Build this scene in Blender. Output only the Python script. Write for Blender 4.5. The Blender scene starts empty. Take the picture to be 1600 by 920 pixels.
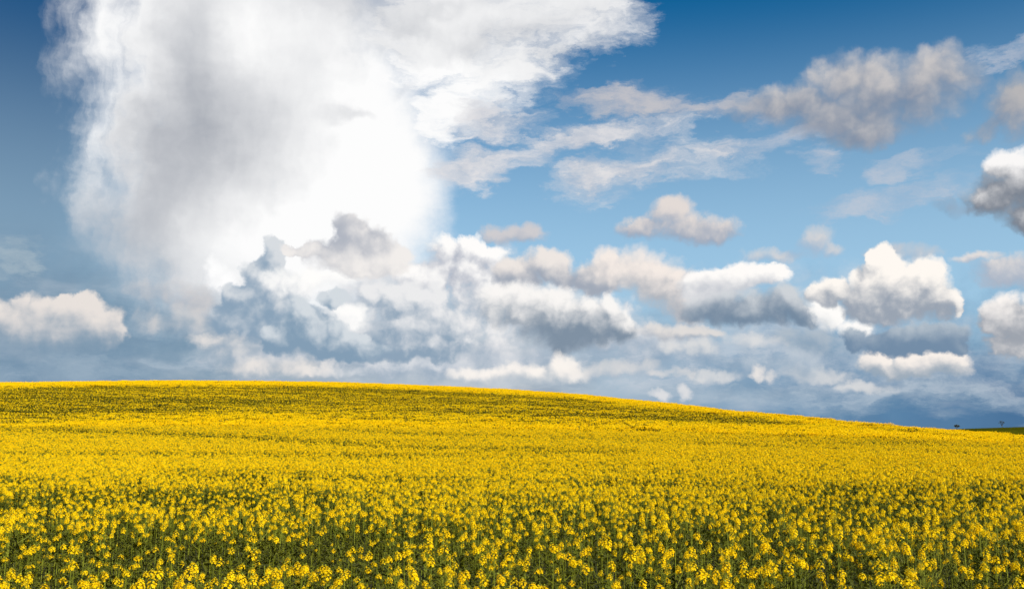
import bpy, math, random
import numpy as np
from math import radians as R
from mathutils import Vector, noise as mnoise

S = bpy.context.scene
C = S.collection

# ------------------------------------------------------------------ camera
F_PX = 1537.0                      # focal length in pixels of a 1600 px wide frame
HORIZON = 700.0                    # row of the true horizon in that frame
PITCH = math.atan((HORIZON - 460.0) / F_PX)
CAM_Z = 2.12
cam_d = bpy.data.cameras.new('camera')
cam_d.sensor_width = 36.0
cam_d.lens = 18.0 * F_PX / 800.0
cam_d.clip_start = 0.05
cam_d.clip_end = 30000.0
cam = bpy.data.objects.new('camera', cam_d)
C.objects.link(cam)
cam.location = (0, 0, CAM_Z)
cam.rotation_euler = (R(90) + PITCH, 0, 0)
S.camera = cam

# ------------------------------------------------------------------ sun, exposure
SUN_AZ, SUN_EL = R(132), R(31)     # from +Y towards +X; behind the camera, to its right
sd = bpy.data.lights.new('sun', 'SUN')
sd.energy = 5.0
sd.angle = R(0.55)
sd.color = (1.0, 0.93, 0.80)
sun = bpy.data.objects.new('sun', sd)
C.objects.link(sun)
sdir = Vector((math.sin(SUN_AZ) * math.cos(SUN_EL), math.cos(SUN_AZ) * math.cos(SUN_EL), math.sin(SUN_EL)))
sun.rotation_euler = sdir.to_track_quat('Z', 'Y').to_euler()
sun.location = sdir * 60
S.view_settings.view_transform = 'Standard'
S.view_settings.look = 'None'
S.view_settings.gamma = 1.0
EXPO = 0.64                        # the photograph is exposed for the crop
S.view_settings.exposure = EXPO
S.view_settings.use_curve_mapping = False
S.cycles.use_denoising = True
S.cycles.use_adaptive_sampling = True
S.cycles.adaptive_threshold = 0.02
S.cycles.adaptive_min_samples = 8
S.cycles.max_bounces = 6
S.cycles.diffuse_bounces = 3
S.cycles.transmission_bounces = 3
S.cycles.caustics_reflective = False
S.cycles.caustics_refractive = False


def lin(c):
    """8-bit display colour -> linear"""
    o = []
    for v in c:
        v = v / 255.0
        o.append(v / 12.92 if v <= 0.04045 else ((v + 0.055) / 1.055) ** 2.4)
    return tuple(o)


# ------------------------------------------------------------------ world: clear sky with cloud layers, by compass direction
W = bpy.data.worlds.new('World')
S.world = W
W.use_nodes = True
WT = W.node_tree
WT.nodes.clear()
W.cycles.sampling_method = 'MANUAL'
W.cycles.sample_map_resolution = 256


class E:
    """a float, vector or colour socket with arithmetic"""
    def __init__(s, sock): s.s = sock
    def __add__(a, b): return mth('ADD', a, b)
    def __radd__(a, b): return mth('ADD', b, a)
    def __sub__(a, b): return mth('SUBTRACT', a, b)
    def __rsub__(a, b): return mth('SUBTRACT', b, a)
    def __mul__(a, b): return mth('MULTIPLY', a, b)
    def __rmul__(a, b): return mth('MULTIPLY', b, a)


def setin(node, i, v):
    if isinstance(v, E):
        WT.links.new(v.s, node.inputs[i])
    else:
        node.inputs[i].default_value = v


def mth(op, a, b=None, c=None, clamp=False):
    n = WT.nodes.new('ShaderNodeMath'); n.operation = op; n.use_clamp = clamp
    setin(n, 0, a)
    if b is not None: setin(n, 1, b)
    if c is not None: setin(n, 2, c)
    return E(n.outputs[0])


def vec(op, a, b=None, c=None, scale=None):
    n = WT.nodes.new('ShaderNodeVectorMath'); n.operation = op
    setin(n, 0, a)
    if b is not None: setin(n, 1, b)
    if c is not None: setin(n, 2, c)
    if scale is not None: setin(n, 3, scale)
    return E(n.outputs['Value'] if op in ('DOT_PRODUCT', 'LENGTH') else n.outputs['Vector'])


def comb(x, y, z):
    n = WT.nodes.new('ShaderNodeCombineXYZ')
    for i, v in enumerate((x, y, z)): setin(n, i, v)
    return E(n.outputs[0])


def sep(v):
    n = WT.nodes.new('ShaderNodeSeparateXYZ'); setin(n, 0, v)
    return [E(o) for o in n.outputs]


def noi(v, scale, detail=5, rough=0.55, lac=2.0, dist=0.0, col=False):
    n = WT.nodes.new('ShaderNodeTexNoise'); n.noise_dimensions = '2D'
    setin(n, 'Vector', v)
    n.inputs['Scale'].default_value = scale; n.inputs['Detail'].default_value = detail
    n.inputs['Roughness'].default_value = rough; n.inputs['Lacunarity'].default_value = lac
    n.inputs['Distortion'].default_value = dist
    return E(n.outputs['Color' if col else 'Fac'])


def puffs(v, scale, detail=2.0, rough=0.5):
    """rounded cell relief: high in the middle of each cell"""
    n = WT.nodes.new('ShaderNodeTexVoronoi'); n.feature = 'SMOOTH_F1'; n.voronoi_dimensions = '2D'
    n.normalize = False
    setin(n, 'Vector', v)
    n.inputs['Scale'].default_value = scale; n.inputs['Detail'].default_value = detail
    n.inputs['Roughness'].default_value = rough; n.inputs['Smoothness'].default_value = 0.35
    return E(n.outputs['Distance'])


def mrange(v, a, b, c=0.0, d=1.0, smooth=True):
    n = WT.nodes.new('ShaderNodeMapRange')
    n.interpolation_type = 'SMOOTHSTEP' if smooth else 'LINEAR'; n.clamp = True
    setin(n, 0, v)
    for i, q in enumerate((a, b, c, d)): setin(n, i + 1, q)
    return E(n.outputs[0])


def mixc(f, a, b):
    n = WT.nodes.new('ShaderNodeMix'); n.data_type = 'RGBA'; n.clamp_factor = True
    setin(n, 0, f)
    for i, q in ((6, a), (7, b)):
        if isinstance(q, E): WT.links.new(q.s, n.inputs[i])
        else: n.inputs[i].default_value = (*q, 1.0)
    return E(n.outputs[2])


def pix2ae(px, py):
    """frame pixel -> compass azimuth and elevation in tenths of a radian"""
    x, z = (px - 800.0) / F_PX, (460.0 - py) / F_PX
    y2 = math.cos(PITCH) - z * math.sin(PITCH)
    z2 = math.sin(PITCH) + z * math.cos(PITCH)
    return 10 * math.atan2(x, y2), 10 * math.atan2(z2, math.hypot(x, y2))


def ell(v, cx, cy, rx, ry, ang=0.0):
    """squared elliptic distance from a cloud lobe (1 on its rim)"""
    a, e = pix2ae(cx, cy)
    x1, x0 = pix2ae(cx + rx, cy)[0], pix2ae(cx - rx, cy)[0]
    y1, y0 = pix2ae(cx, cy - ry)[1], pix2ae(cx, cy + ry)[1]
    rx, ry = (x1 - x0) / 2, (y1 - y0) / 2
    if not ang:
        m = vec('MULTIPLY_ADD', v, (1 / rx, 1 / ry, 0), (-a / rx, -e / ry, 0))
    else:
        c, s_ = math.cos(R(ang)), math.sin(R(ang))
        r0 = vec('SUBTRACT', v, (a, e, 0))
        m = comb(vec('DOT_PRODUCT', r0, (c / rx, s_ / rx, 0)), vec('DOT_PRODUCT', r0, (-s_ / ry, c / ry, 0)), 0.0)
    return vec('DOT_PRODUCT', m, m)


def union(v, lobes, k=0.35):
    q = None
    for l in lobes:
        d = ell(v, *l)
        q = d if q is None else mth('SMOOTH_MIN', q, d, k)
    return q


def glow(v, l, p=0.42):
    return mth('POWER', p, ell(v, *l))


# every cloud is a node group of its own fed with the shared coordinates; a part of the sky only runs the groups that reach into it
SHARED = ('col', 'PW', 'PL', 'PT', 'BN', 'BL', 'EL', 'FINE', 'hfib')
CLOUDS = []


def as_group(fn):
    def run(lobes, *a, **k):
        global WT
        main, saved = WT, {n: globals().get(n) for n in SHARED}
        g = bpy.data.node_groups.new('cloud_layer', 'ShaderNodeTree')
        for n in SHARED:
            st = 'NodeSocketColor' if n == 'col' else 'NodeSocketVector' if n[0] == 'P' else 'NodeSocketFloat'
            g.interface.new_socket(n, in_out='INPUT', socket_type=st)
        g.interface.new_socket('col', in_out='OUTPUT', socket_type='NodeSocketColor')
        gi = g.nodes.new('NodeGroupInput'); go = g.nodes.new('NodeGroupOutput')
        WT = g
        for i, n in enumerate(SHARED): globals()[n] = E(gi.outputs[i])
        # chains each layer to the one behind it so that Cycles evaluates them one after another
        sr = g.nodes.new('ShaderNodeSeparateColor'); g.links.new(globals()['col'].s, sr.inputs[0])
        eps = mth('MULTIPLY', E(sr.outputs[0]), 1e-9)
        for n in ('PW', 'PL', 'PT'): globals()[n] = vec('ADD', globals()[n], eps)
        for n in ('BN', 'BL', 'EL', 'FINE', 'hfib'): globals()[n] = mth('ADD', globals()[n], eps)
        fn(lobes, *a, **k)
        g.links.new(globals()['col'].s, go.inputs[0])
        WT = main
        for n in SHARED: globals()[n] = saved[n]
        m = 75 if fn.__name__ == 'shreds' else 58
        bb = [9e9, -9e9, 9e9, -9e9]
        for l in lobes:
            rx, ry = (l[2], l[3]) if len(l) < 5 else (max(l[2:4]),) * 2
            for px, py in ((l[0] - rx * 1.25 - m, l[1] - ry * 1.25 - m), (l[0] + rx * 1.25 + m, l[1] + ry * 1.25 + m)):
                u, v = pix2ae(px, py)
                bb = [min(bb[0], u), max(bb[1], u), min(bb[2], v), max(bb[3], v)]
        CLOUDS.append((g, bb))
    return run


tc = WT.nodes.new('ShaderNodeTexCoord')
D = E(tc.outputs['Generated'])
dx, dy, dz = sep(D)
AZ = mth('ARCTAN2', dx, dy) * 10.0
EL = mth('ARCSINE', dz) * 10.0
P0 = comb(AZ, EL, 0.0)                                  # 1 unit = 0.1 rad, about 154 frame pixels

sky = WT.nodes.new('ShaderNodeTexSky')
sky.sky_type = 'NISHITA'; sky.sun_disc = False
sky.sun_elevation = SUN_EL; sky.sun_rotation = SUN_AZ
sky.air_density = 1.0; sky.dust_density = 0.4; sky.ozone_density = 2.5
SKY_STRENGTH = 0.10 / 2 ** EXPO
hs = WT.nodes.new('ShaderNodeHueSaturation')
hs.inputs['Saturation'].default_value = 1.5
hs.inputs['Hue'].default_value = 0.497
hs.inputs['Value'].default_value = 0.92
WT.links.new(sky.outputs[0], hs.inputs['Color'])
col = E(hs.outputs[0])
SKY_RAW = col


def sc(c):
    return tuple(v / SKY_STRENGTH / 2 ** EXPO for v in lin(c))


# thin bright haze that lightens the blue towards the horizon
col = mixc(mrange(EL, 4.7, 1.3, 0.0, 0.74), col, sc((176, 214, 240)))
# sky darkened towards the left: deep blue higher up, greyer lower down
col = mixc(mrange(AZ, -2.6, -4.6, 0.0, 0.85), col, mixc(mrange(EL, 4.4, 1.5), sc((24, 74, 122)), sc((126, 155, 178))))

# coordinates roughened by turbulence, one set for the cloud as seen and one a step towards the sun
wn1 = vec('SUBTRACT', noi(P0, 1.1, 4, 0.55, col=True), (0.5, 0.5, 0.5))
wn2 = vec('SUBTRACT', noi(P0, 5.0, 5, 0.6, col=True), (0.5, 0.5, 0.5))
wn2 = vec('MULTIPLY', wn2, (1, 1, 0)); wn1 = vec('MULTIPLY', wn1, (1, 1, 0))
PW = vec('MULTIPLY_ADD', wn2, (0.17, 0.15, 0), vec('MULTIPLY_ADD', wn1, (0.36, 0.22, 0), P0))
LSTEP = (0.085, 0.10, 0.0)
P1 = vec('ADD', P0, LSTEP)
wm2 = vec('SUBTRACT', noi(P1, 5.0, 5, 0.6, col=True), (0.5, 0.5, 0.5))
wm2 = vec('MULTIPLY', wm2, (1, 1, 0))
PL = vec('MULTIPLY_ADD', wm2, (0.17, 0.15, 0), vec('MULTIPLY_ADD', wn1, (0.36, 0.22, 0), P1))
BN = 0.55 * (0.62 - puffs(PW, 3.1, 2.0, 0.6)) + 0.85 * (noi(P0, 2.6, 8, 0.6) - 0.5)
BL = 0.55 * (0.62 - puffs(PL, 3.1, 2.0, 0.6)) + 0.85 * (noi(P1, 2.6, 8, 0.6) - 0.5)
FINE = noi(P0, 2.2, 6, 0.6) - 0.5
STREAKV = vec('MULTIPLY', PW, (1.0, 0.32, 0))
# wispy coordinates for thin cloud
PT = vec('MULTIPLY_ADD', vec('SUBTRACT', noi(vec('MULTIPLY', P0, (0.75, 1.8, 0)), 1.6, 7, 0.62, col=True), (0.5, 0.5, 0.5)),
         (1.1, 0.55, 0), P0)


# ---- low bank of distant rain cloud along the horizon
azt = mrange(AZ, pix2ae(0, 600)[0], pix2ae(1600, 600)[0], smooth=False)
ramp = WT.nodes.new('ShaderNodeValToRGB')
WT.links.new((azt + 0.10 * FINE).s, ramp.inputs[0])
el = ramp.color_ramp.elements
stops = [(0.0, (120, 148, 172)), (0.16, (124, 151, 173)), (0.30, (176, 186, 195)), (0.50, (196, 202, 208)),
         (0.62, (166, 185, 202)), (0.75, (118, 152, 182)), (0.88, (84, 126, 164)), (1.0, (66, 108, 150))]
el[0].position = 0; el[0].color = (*sc(stops[0][1]), 1)
el[1].position = 1; el[1].color = (*sc(stops[-1][1]), 1)
for p, c in stops[1:-1]:
    e_ = el.new(p); e_.color = (*sc(c), 1)
bank_c = E(ramp.outputs[0])
bank_n = noi(vec('MULTIPLY', P0, (0.6, 1.7, 0)), 1.7, 6, 0.55)
bank_c = mixc(mrange(bank_n, 0.5, 0.8, 0.0, 0.35), bank_c, sc((215, 218, 222)))
bank_c = mixc(mrange(bank_n, 0.5, 0.2, 0.0, 0.45), bank_c, sc((84, 118, 150)))
bank_top = mrange(azt, 0.0, 1.0, pix2ae(800, 425)[1], pix2ae(800, 520)[1], smooth=False)
bank_a = mrange(EL + 0.9 * FINE - bank_top, 0.55, -0.75)
col = mixc(bank_a * 0.96, col, bank_c)
col_far = col

# ---- towering shower cloud with a fibrous anvil
fib = noi(vec('MULTIPLY', PW, (2.6, 0.55, 0)), 1.3, 6, 0.6) - 0.5
hfib = noi(vec('MULTIPLY', PT, (0.6, 2.2, 0)), 1.5, 6, 0.62) - 0.5
PA = vec('MULTIPLY_ADD', wn1, (0.75, 0.55, 0), vec('MULTIPLY_ADD', wn2, (0.16, 0.16, 0), P0))
body = [(400, 110, 300, 330), (300, 300, 190, 200), (440, 380, 270, 190), (560, 260, 165, 215), (330, -60, 265, 190)]
qb = union(PA, body, 0.3)
ab = mrange((1.0 - qb) + mth('MULTIPLY', fib, mrange(AZ, pix2ae(330, 300)[0], pix2ae(600, 300)[0], 0.75, 0.12)) + 0.35 * FINE + 0.10 * BN + 0.25 * hfib, -0.16, 0.72)
wing = [(700, 30, 270, 150, 8), (850, 40, 185, 78, 10), (700, -60, 300, 120), (745, 130, 150, 70, 26), (700, 170, 90, 70, 30)]
qw = union(vec('MULTIPLY_ADD', wn1, (0.4, 0.3, 0), PT), wing, 0.3)
aw = mrange((1.0 - qw) + 1.9 * hfib, -0.25, 0.95)
aa = mth('MAXIMUM', ab, aw)
fade_low = mrange(EL, pix2ae(300, 580)[1], pix2ae(300, 430)[1], 0.0, 1.0)
aa = aa * fade_low * (1.0 - 0.5 * glow(PA, (75, 440, 110, 130)))
# light and shade painted in soft blobs: greyer left of the sunlit flank
tone = 0.83 + 0.13 * fib + 0.08 * hfib + 0.03 * (BN - BL) + 0.03 * BN
for l, w in [((270, 210, 95, 140, -12), -0.27), ((370, 240, 100, 90), -0.09), ((300, 40, 60, 90, -10), -0.13), ((235, 350, 70, 110), -0.14), ((430, 190, 120, 120), -0.10),
             ((330, 120, 80, 100), -0.07), ((560, 10, 110, 26), -0.16), ((150, 420, 110, 90), -0.20), ((553, 182, 30, 11, 15), -0.24),
             ((636, 135, 28, 17, 30), -0.22), ((760, 62, 130, 18, 12), -0.17), ((640, 45, 60, 12, -8), -0.15), ((900, 75, 80, 12, 8), -0.12),
             ((690, 20, 70, 10, 8), -0.10), ((600, 62, 40, 9, -10), -0.12),
             ((122, 60, 38, 120), 0.02), ((160, 150, 34, 100, 8), 0.24), ((128, 250, 32, 60), 0.20), ((190, 90, 60, 90), 0.14), ((392, 50, 60, 70), 0.20),
             ((205, 285, 34, 45), 0.08), ((640, 290, 130, 140), 0.38), ((520, 400, 160, 70), 0.30), ((590, 130, 120, 80), 0.10),
             ((215, 60, 60, 60), 0.08), ((700, 120, 100, 40), 0.10)]:
    tone = mth('MULTIPLY_ADD', glow(PA, l), w, tone)
anv = mixc(mrange(tone, 0.26, 0.97, smooth=False), sc((146, 152, 164)), sc((253, 253, 253)))
col = mixc(aa, col, anv)


# ---- thin torn shreds
@as_group
def shreds(lobes, c_lit, c_sh, alpha=0.8, k=0.4, edge=1.6, rag=3.4):
    global col
    q = union(PT, [(l[0], l[1], l[2] * 1.25, l[3] * 1.45, *l[4:]) for l in lobes], k)
    d = (1.0 - q) + rag * hfib
    a = mrange(d, -0.45, edge) * alpha
    t = mrange(hfib + 0.8 * FINE, -0.25, 0.25)
    col = mixc(a, col, mixc(t, sc(c_sh), sc(c_lit)))


# ---- heaped clouds, back to front
@as_group
def cumulus(lobes, lit, shade, edge=0.30, rough=1.0, k=0.22, base=None, bw=0.5, gain=1.5, bias=0.0, alpha=1.0, soft_base=None):
    """lobes in frame pixels; base=(row that is dark, row that is light) adds the flat shaded base"""
    global col
    lobes = [(l[0], l[1], l[2] * 1.13, l[3] * 1.13, *l[4:]) for l in lobes]
    d0 = 1.0 - union(PW, lobes, k)
    d1 = 1.0 - union(PL, lobes, k)
    a = mrange(mth('MULTIPLY_ADD', BN, 1.0 * rough, d0), -0.18, -0.18 + 2.1 * edge)
    if soft_base:
        e0, e1 = pix2ae(800, soft_base[0])[1], pix2ae(800, soft_base[1])[1]
        a = a * mrange(EL + 0.7 * FINE, e0, e1)
    if alpha < 1: a = a * alpha
    t = mth('MULTIPLY_ADD', d0 - d1, 0.30 * gain, 0.5 + bias)
    t = mth('MULTIPLY_ADD', BN - BL, 0.36 * gain, t)
    t = mth('MULTIPLY_ADD', BN, 0.3, t)
    if base:
        e0, e1 = pix2ae(800, base[0])[1], pix2ae(800, base[1])[1]
        t = t + mrange(EL + 0.25 * FINE, e0, e1, -bw, bw * 0.6)
    col = mixc(a, col, mixc(mrange(t, -0.1, 1.1), sc(shade), sc(lit)))


# upper right
shreds([(1440, 255, 62, 13, 8), (1400, 310, 95, 14, 12), (1287, 255, 30, 16), (1330, 318, 50, 9, 6), (1190, 225, 120, 14, 4), (1560, 80, 60, 12, 10)], (205, 205, 212), (165, 185, 208), 0.7)
shreds([(1020, 262, 125, 30, 5), (940, 272, 60, 22), (1110, 240, 70, 15, 10), (960, 205, 110, 15, 5)], (228, 226, 227), (190, 196, 208), 1.0)
shreds([(810, 245, 110, 17, 14), (735, 262, 60, 20, 10), (900, 222, 60, 14, 10), (780, 190, 60, 20)], (228, 226, 228), (194, 200, 211), 1.0)
shreds([(990, 158, 85, 22), (1110, 168, 80, 13, -4)], (198, 196, 200), (158, 171, 193), 0.92)
shreds([(30, 381, 60, 10), (10, 410, 40, 14)], (172, 188, 198), (140, 165, 185), 0.7)
cumulus([(1578, 165, 52, 46), (1612, 180, 62, 52), (1545, 200, 50, 20, 20)], (188, 184, 183), (126, 139, 160), 0.6, 0.9, 0.4, bias=0.08, alpha=0.93)
cumulus([(1330, 122, 75, 42), (1390, 155, 115, 58), (1465, 112, 60, 40), (1330, 185, 105, 48), (1240, 165, 100, 32, -4), (1350, 212, 60, 26)],
        (218, 211, 206), (128, 140, 160), 0.55, 0.6, 0.5, base=(215, 95), bw=0.34, gain=0.8, bias=0.12, alpha=0.95)
cumulus([(1572, 256, 36, 24), (1612, 285, 60, 52), (1560, 305, 46, 34, -30), (1610, 335, 46, 30)], (250, 248, 247), (122, 130, 143), 0.45, 0.8, 0.4,
        base=(362, 262), bw=0.5, gain=1.6, bias=0.16)
cumulus([(1500, 318, 32, 16, -20)], (150, 160, 176), (104, 122, 146), 0.8, 1.4, alpha=0.8)
cumulus([(1042, 335, 40, 25), (1072, 357, 72, 26), (1000, 356, 42, 17), (1122, 360, 36, 20)], (230, 220, 214), (158, 168, 186), 0.5, 1.0, base=(380, 325), bw=0.35, alpha=0.95)
cumulus([(1275, 375, 36, 26), (1302, 387, 26, 18), (1215, 396, 60, 13)], (222, 216, 213), (168, 184, 204), 0.7, 1.0, base=(405, 360), bw=0.3, alpha=0.85)
cumulus([(1430, 397, 52, 17), (1390, 390, 40, 14)], (205, 203, 205), (170, 180, 196), 0.7, 1.0, alpha=0.8)
cumulus([(1528, 405, 34, 11), (1560, 427, 48, 26), (1605, 425, 60, 32)], (230, 223, 219), (172, 182, 198), 0.5, 1.0, base=(450, 400), bw=0.4, alpha=0.95)
cumulus([(800, 365, 20, 14), (775, 360, 24, 13), (817, 366, 30, 18)], (212, 206, 206), (172, 178, 192), 0.5, 1.0, base=(385, 350), bw=0.3, alpha=0.9)

# murk behind the middle of the bank
cumulus([(640, 480, 140, 70), (780, 470, 120, 80), (560, 530, 120, 55), (420, 530, 130, 50), (900, 510, 110, 60), (1000, 535, 110, 35), (700, 560, 240, 40)], (234, 233, 234), (158, 174, 192),
        0.5, 1.1, 0.5, gain=2.2, bias=0.02, alpha=0.97)
cumulus([(600, 505, 34, 24), (705, 500, 40, 26), (770, 515, 40, 22), (680, 465, 30, 20), (760, 440, 40, 26), (640, 570, 60, 14), (520, 580, 70, 12)], (250, 247, 245), (205, 210, 217), 0.6, 1.3, bias=0.15, alpha=0.9)
cumulus([(1180, 545, 130, 45), (1290, 560, 90, 40), (1060, 560, 120, 35)], (176, 190, 204), (118, 150, 180), 0.9, 1.2, 0.5, base=(600, 520), bw=0.2, alpha=0.85)
cumulus([(1120, 440, 120, 40), (1240, 450, 110, 45), (1340, 440, 90, 40), (1180, 505, 130, 35), (1330, 520, 110, 45), (1460, 520, 90, 45)], (222, 224, 228), (164, 182, 202), 1.1, 1.4, 0.6, gain=1.4, alpha=0.62)
shreds([(1100, 560, 260, 34), (1330, 575, 200, 30), (900, 560, 200, 34), (1480, 590, 150, 26), (640, 580, 260, 22)], (206, 212, 220), (142, 166, 190), 0.66)
shreds([(150, 560, 200, 30), (330, 500, 130, 40), (60, 590, 120, 16), (1250, 615, 260, 14), (1450, 630, 200, 12)], (168, 186, 202), (116, 146, 172), 0.55)
# rain haze under the shower
cumulus([(270, 430, 150, 70), (330, 480, 120, 60), (190, 400, 90, 70)], (208, 211, 215), (170, 183, 196), 1.3, 0.8, 0.6, gain=0.6, alpha=0.72)
# left
cumulus([(250, 458, 60, 20), (310, 468, 60, 22), (300, 450, 42, 18)], (206, 203, 204), (156, 168, 184), 0.7, 1.2, alpha=0.85)
cumulus([(340, 432, 20, 26), (352, 445, 22, 18)], (255, 255, 255), (235, 236, 240), 0.5, 0.8, bias=0.3)
cumulus([(240, 505, 44, 22), (300, 500, 60, 26), (330, 525, 50, 20)], (214, 211, 210), (150, 170, 188), 0.8, 1.2, alpha=0.8)
cumulus([(30, 505, 75, 46), (28, 474, 20, 20), (60, 482, 34, 22), (92, 474, 20, 15), (126, 482, 32, 24), (110, 512, 72, 42), (150, 514, 36, 36)],
        (232, 225, 220), (138, 160, 180), 0.32, 0.8, 0.2, base=(575, 478), bw=0.6, gain=1.0, bias=0.12, soft_base=(605, 520))
cumulus([(425, 402, 24, 26), (410, 440, 32, 42), (368, 466, 26, 22), (438, 470, 44, 60), (385, 500, 62, 38)], (214, 219, 224), (136, 161, 184), 0.24, 0.9, base=(540, 390), bw=0.3, gain=2.2, bias=-0.04, alpha=0.95)
cumulus([(465, 440, 70, 26), (500, 430, 60, 18), (545, 505, 45, 34)], (255, 254, 252), (226, 228, 232), 0.5, 0.9, bias=0.25)
cumulus([(370, 545, 44, 20), (410, 572, 70, 20), (330, 532, 38, 14), (470, 578, 80, 16)], (236, 230, 225), (172, 184, 196), 0.7, 1.1, alpha=0.9)
# centre
cumulus([(735, 384, 30, 22), (690, 392, 34, 24), (722, 422, 56, 42), (662, 432, 42, 32), (775, 400, 26, 18)], (255, 253, 251), (176, 182, 196), 0.35, 1.3, gain=2.4, bias=0.06)
cumulus([(540, 360, 30, 24), (578, 378, 42, 24), (562, 402, 80, 28), (612, 402, 36, 22), (500, 394, 36, 11), (460, 391, 24, 7)], (242, 238, 235), (178, 183, 194), 0.28, 0.8, 0.3,
        base=(372, 416), bw=0.45, gain=1.2, bias=0.06)
cumulus([(600, 462, 38, 26), (642, 472, 60, 36), (650, 512, 72, 46), (622, 542, 92, 28), (692, 542, 52, 26)], (236, 236, 237), (142, 164, 185), 0.32, 1.0, base=(565, 445), bw=0.4, gain=2.2, bias=0.04)
cumulus([(472, 498, 34, 36), (498, 525, 48, 34), (526, 470, 20, 16), (548, 545, 60, 20), (440, 530, 34, 24)], (212, 219, 225), (132, 158, 181), 0.24, 0.8, base=(560, 465), bw=0.45, gain=2.0, bias=-0.02)
cumulus([(846, 415, 42, 26), (808, 426, 36, 26), (872, 430, 30, 20), (930, 432, 60, 30)], (238, 231, 226), (162, 170, 184), 0.35, 0.8, base=(450, 400), bw=0.45, gain=1.4)
cumulus([(975, 412, 60, 30), (1012, 422, 60, 36), (1052, 446, 50, 42), (1084, 478, 46, 36)], (246, 236, 229), (178, 182, 190), 0.45, 0.8, base=(470, 400), bw=0.3, gain=1.6, bias=0.1)
cumulus([(800, 478, 54, 36), (850, 478, 82, 34), (880, 508, 74, 46), (925, 500, 50, 38), (956, 486, 20, 32), (966, 512, 26, 30)], (250, 247, 244), (128, 145, 163), 0.4, 0.8,
        base=(545, 448), bw=0.62, gain=1.3, bias=0.05)
cumulus([(1030, 520, 42, 17), (1072, 525, 62, 14), (1122, 526, 28, 11)], (226, 221, 217), (168, 176, 188), 0.5, 1.0, base=(540, 505), bw=0.4, alpha=0.9)
cumulus([(1148, 432, 62, 24), (1192, 430, 42, 19), (1100, 445, 32, 30), (1120, 470, 40, 30)], (255, 252, 249), (198, 202, 210), 0.3, 0.8, base=(470, 420), bw=0.3, bias=0.15)
cumulus([(1170, 482, 92, 28), (1232, 474, 46, 32), (1258, 490, 24, 20), (1120, 490, 50, 18)], (206, 211, 216), (118, 139, 161), 0.42, 0.75, 0.3, base=(512, 440), bw=0.5, gain=1.2, bias=0.06)
# right
cumulus([(1300, 488, 28, 28), (1340, 508, 34, 20)], (255, 253, 250), (205, 210, 216), 0.4, 1.0, bias=0.15)
cumulus([(1270, 537, 52, 24), (1230, 530, 34, 18)], (176, 188, 199), (130, 156, 180), 0.6, 0.8, alpha=0.85)
cumulus([(1376, 402, 18, 23), (1386, 432, 46, 32), (1422, 450, 62, 48), (1440, 428, 26, 26), (1462, 472, 36, 32), (1370, 466, 56, 40), (1310, 452, 40, 24), (1488, 482, 14, 18)],
        (255, 249, 242), (154, 164, 178), 0.28, 0.9, 0.16, base=(500, 425), bw=0.45, gain=2.0, bias=0.16)
cumulus([(1370, 560, 32, 18), (1432, 566, 52, 22), (1482, 568, 40, 19), (1400, 576, 42, 16)], (248, 240, 233), (158, 172, 186), 0.35, 1.0, base=(595, 550), bw=0.4, bias=0.1)
cumulus([(1400, 532, 60, 21), (1452, 530, 60, 23), (1330, 526, 19, 19), (1490, 536, 23, 19)], (184, 195, 205), (116, 141, 167), 0.3, 0.6, base=(548, 510), bw=0.35, gain=0.8, bias=-0.12)
cumulus([(1566, 496, 42, 33), (1606, 510, 52, 46), (1585, 541, 44, 18)], (250, 245, 241), (158, 164, 174), 0.28, 0.9, base=(535, 475), bw=0.4, gain=1.8, bias=0.15)
# low, far
cumulus([(1085, 548, 62, 16), (1180, 542, 50, 18), (1262, 588, 60, 16), (1340, 604, 54, 12), (1115, 592, 44, 11)], (226, 225, 224), (158, 177, 196), 0.55, 1.1, gain=1.8, bias=0.02, alpha=0.8)
cumulus([(1190, 577, 60, 28), (1242, 572, 46, 26)], (190, 201, 212), (128, 157, 183), 0.7, 1.0, alpha=0.85, base=(605, 555), bw=0.3)
cumulus([(1185, 586, 17, 16), (1207, 593, 18, 12)], (236, 231, 227), (178, 190, 202), 0.6, 1.0, bias=0.15)
cumulus([(886, 570, 36, 23), (906, 581, 22, 18), (836, 582, 56, 18), (760, 588, 60, 16)], (250, 244, 238), (184, 194, 204), 0.5, 1.0, base=(605, 560), bw=0.3, bias=0.15)
cumulus([(965, 575, 72, 13), (1040, 585, 50, 8)], (222, 220, 219), (172, 184, 198), 0.7, 1.0, alpha=0.85)
cumulus([(1026, 620, 19, 10), (1068, 614, 15, 12)], (224, 224, 226), (176, 192, 208), 0.6, 0.9)

# ---- the same broken cloud goes on round the rest of the sky
gp = comb(mth('DIVIDE', dx, mth('MAXIMUM', dz, 0.0) + 0.16), mth('DIVIDE', dy, mth('MAXIMUM', dz, 0.0) + 0.16), 0.0)
g0 = noi(gp, 0.9, 7, 0.56)
g1 = noi(vec('ADD', gp, (0.16, -0.12, 0.0)), 0.9, 7, 0.56)
inview = mth('MAXIMUM', mrange(mth('ABSOLUTE', AZ), 4.9, 6.3), mrange(EL, 4.6, 5.8))
ga = mrange(g0, 0.50, 0.62) * inview * mrange(EL, -0.3, 0.3)
gt = mrange(g0 - g1, -0.10, 0.10)
gc = mixc(gt, sc((165, 174, 190)), sc((250, 246, 242)))


def backdrop(c):
    n = WT.nodes.new('ShaderNodeBackground')
    WT.links.new(c.s, n.inputs[0]); n.inputs[1].default_value = SKY_STRENGTH
    return E(n.outputs[0])


def mixs(f, a, b):
    n = WT.nodes.new('ShaderNodeMixShader')
    setin(n, 0, f); WT.links.new(a.s, n.inputs[1]); WT.links.new(b.s, n.inputs[2])
    return E(n.outputs[0])


N_TILE = 0


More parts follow.
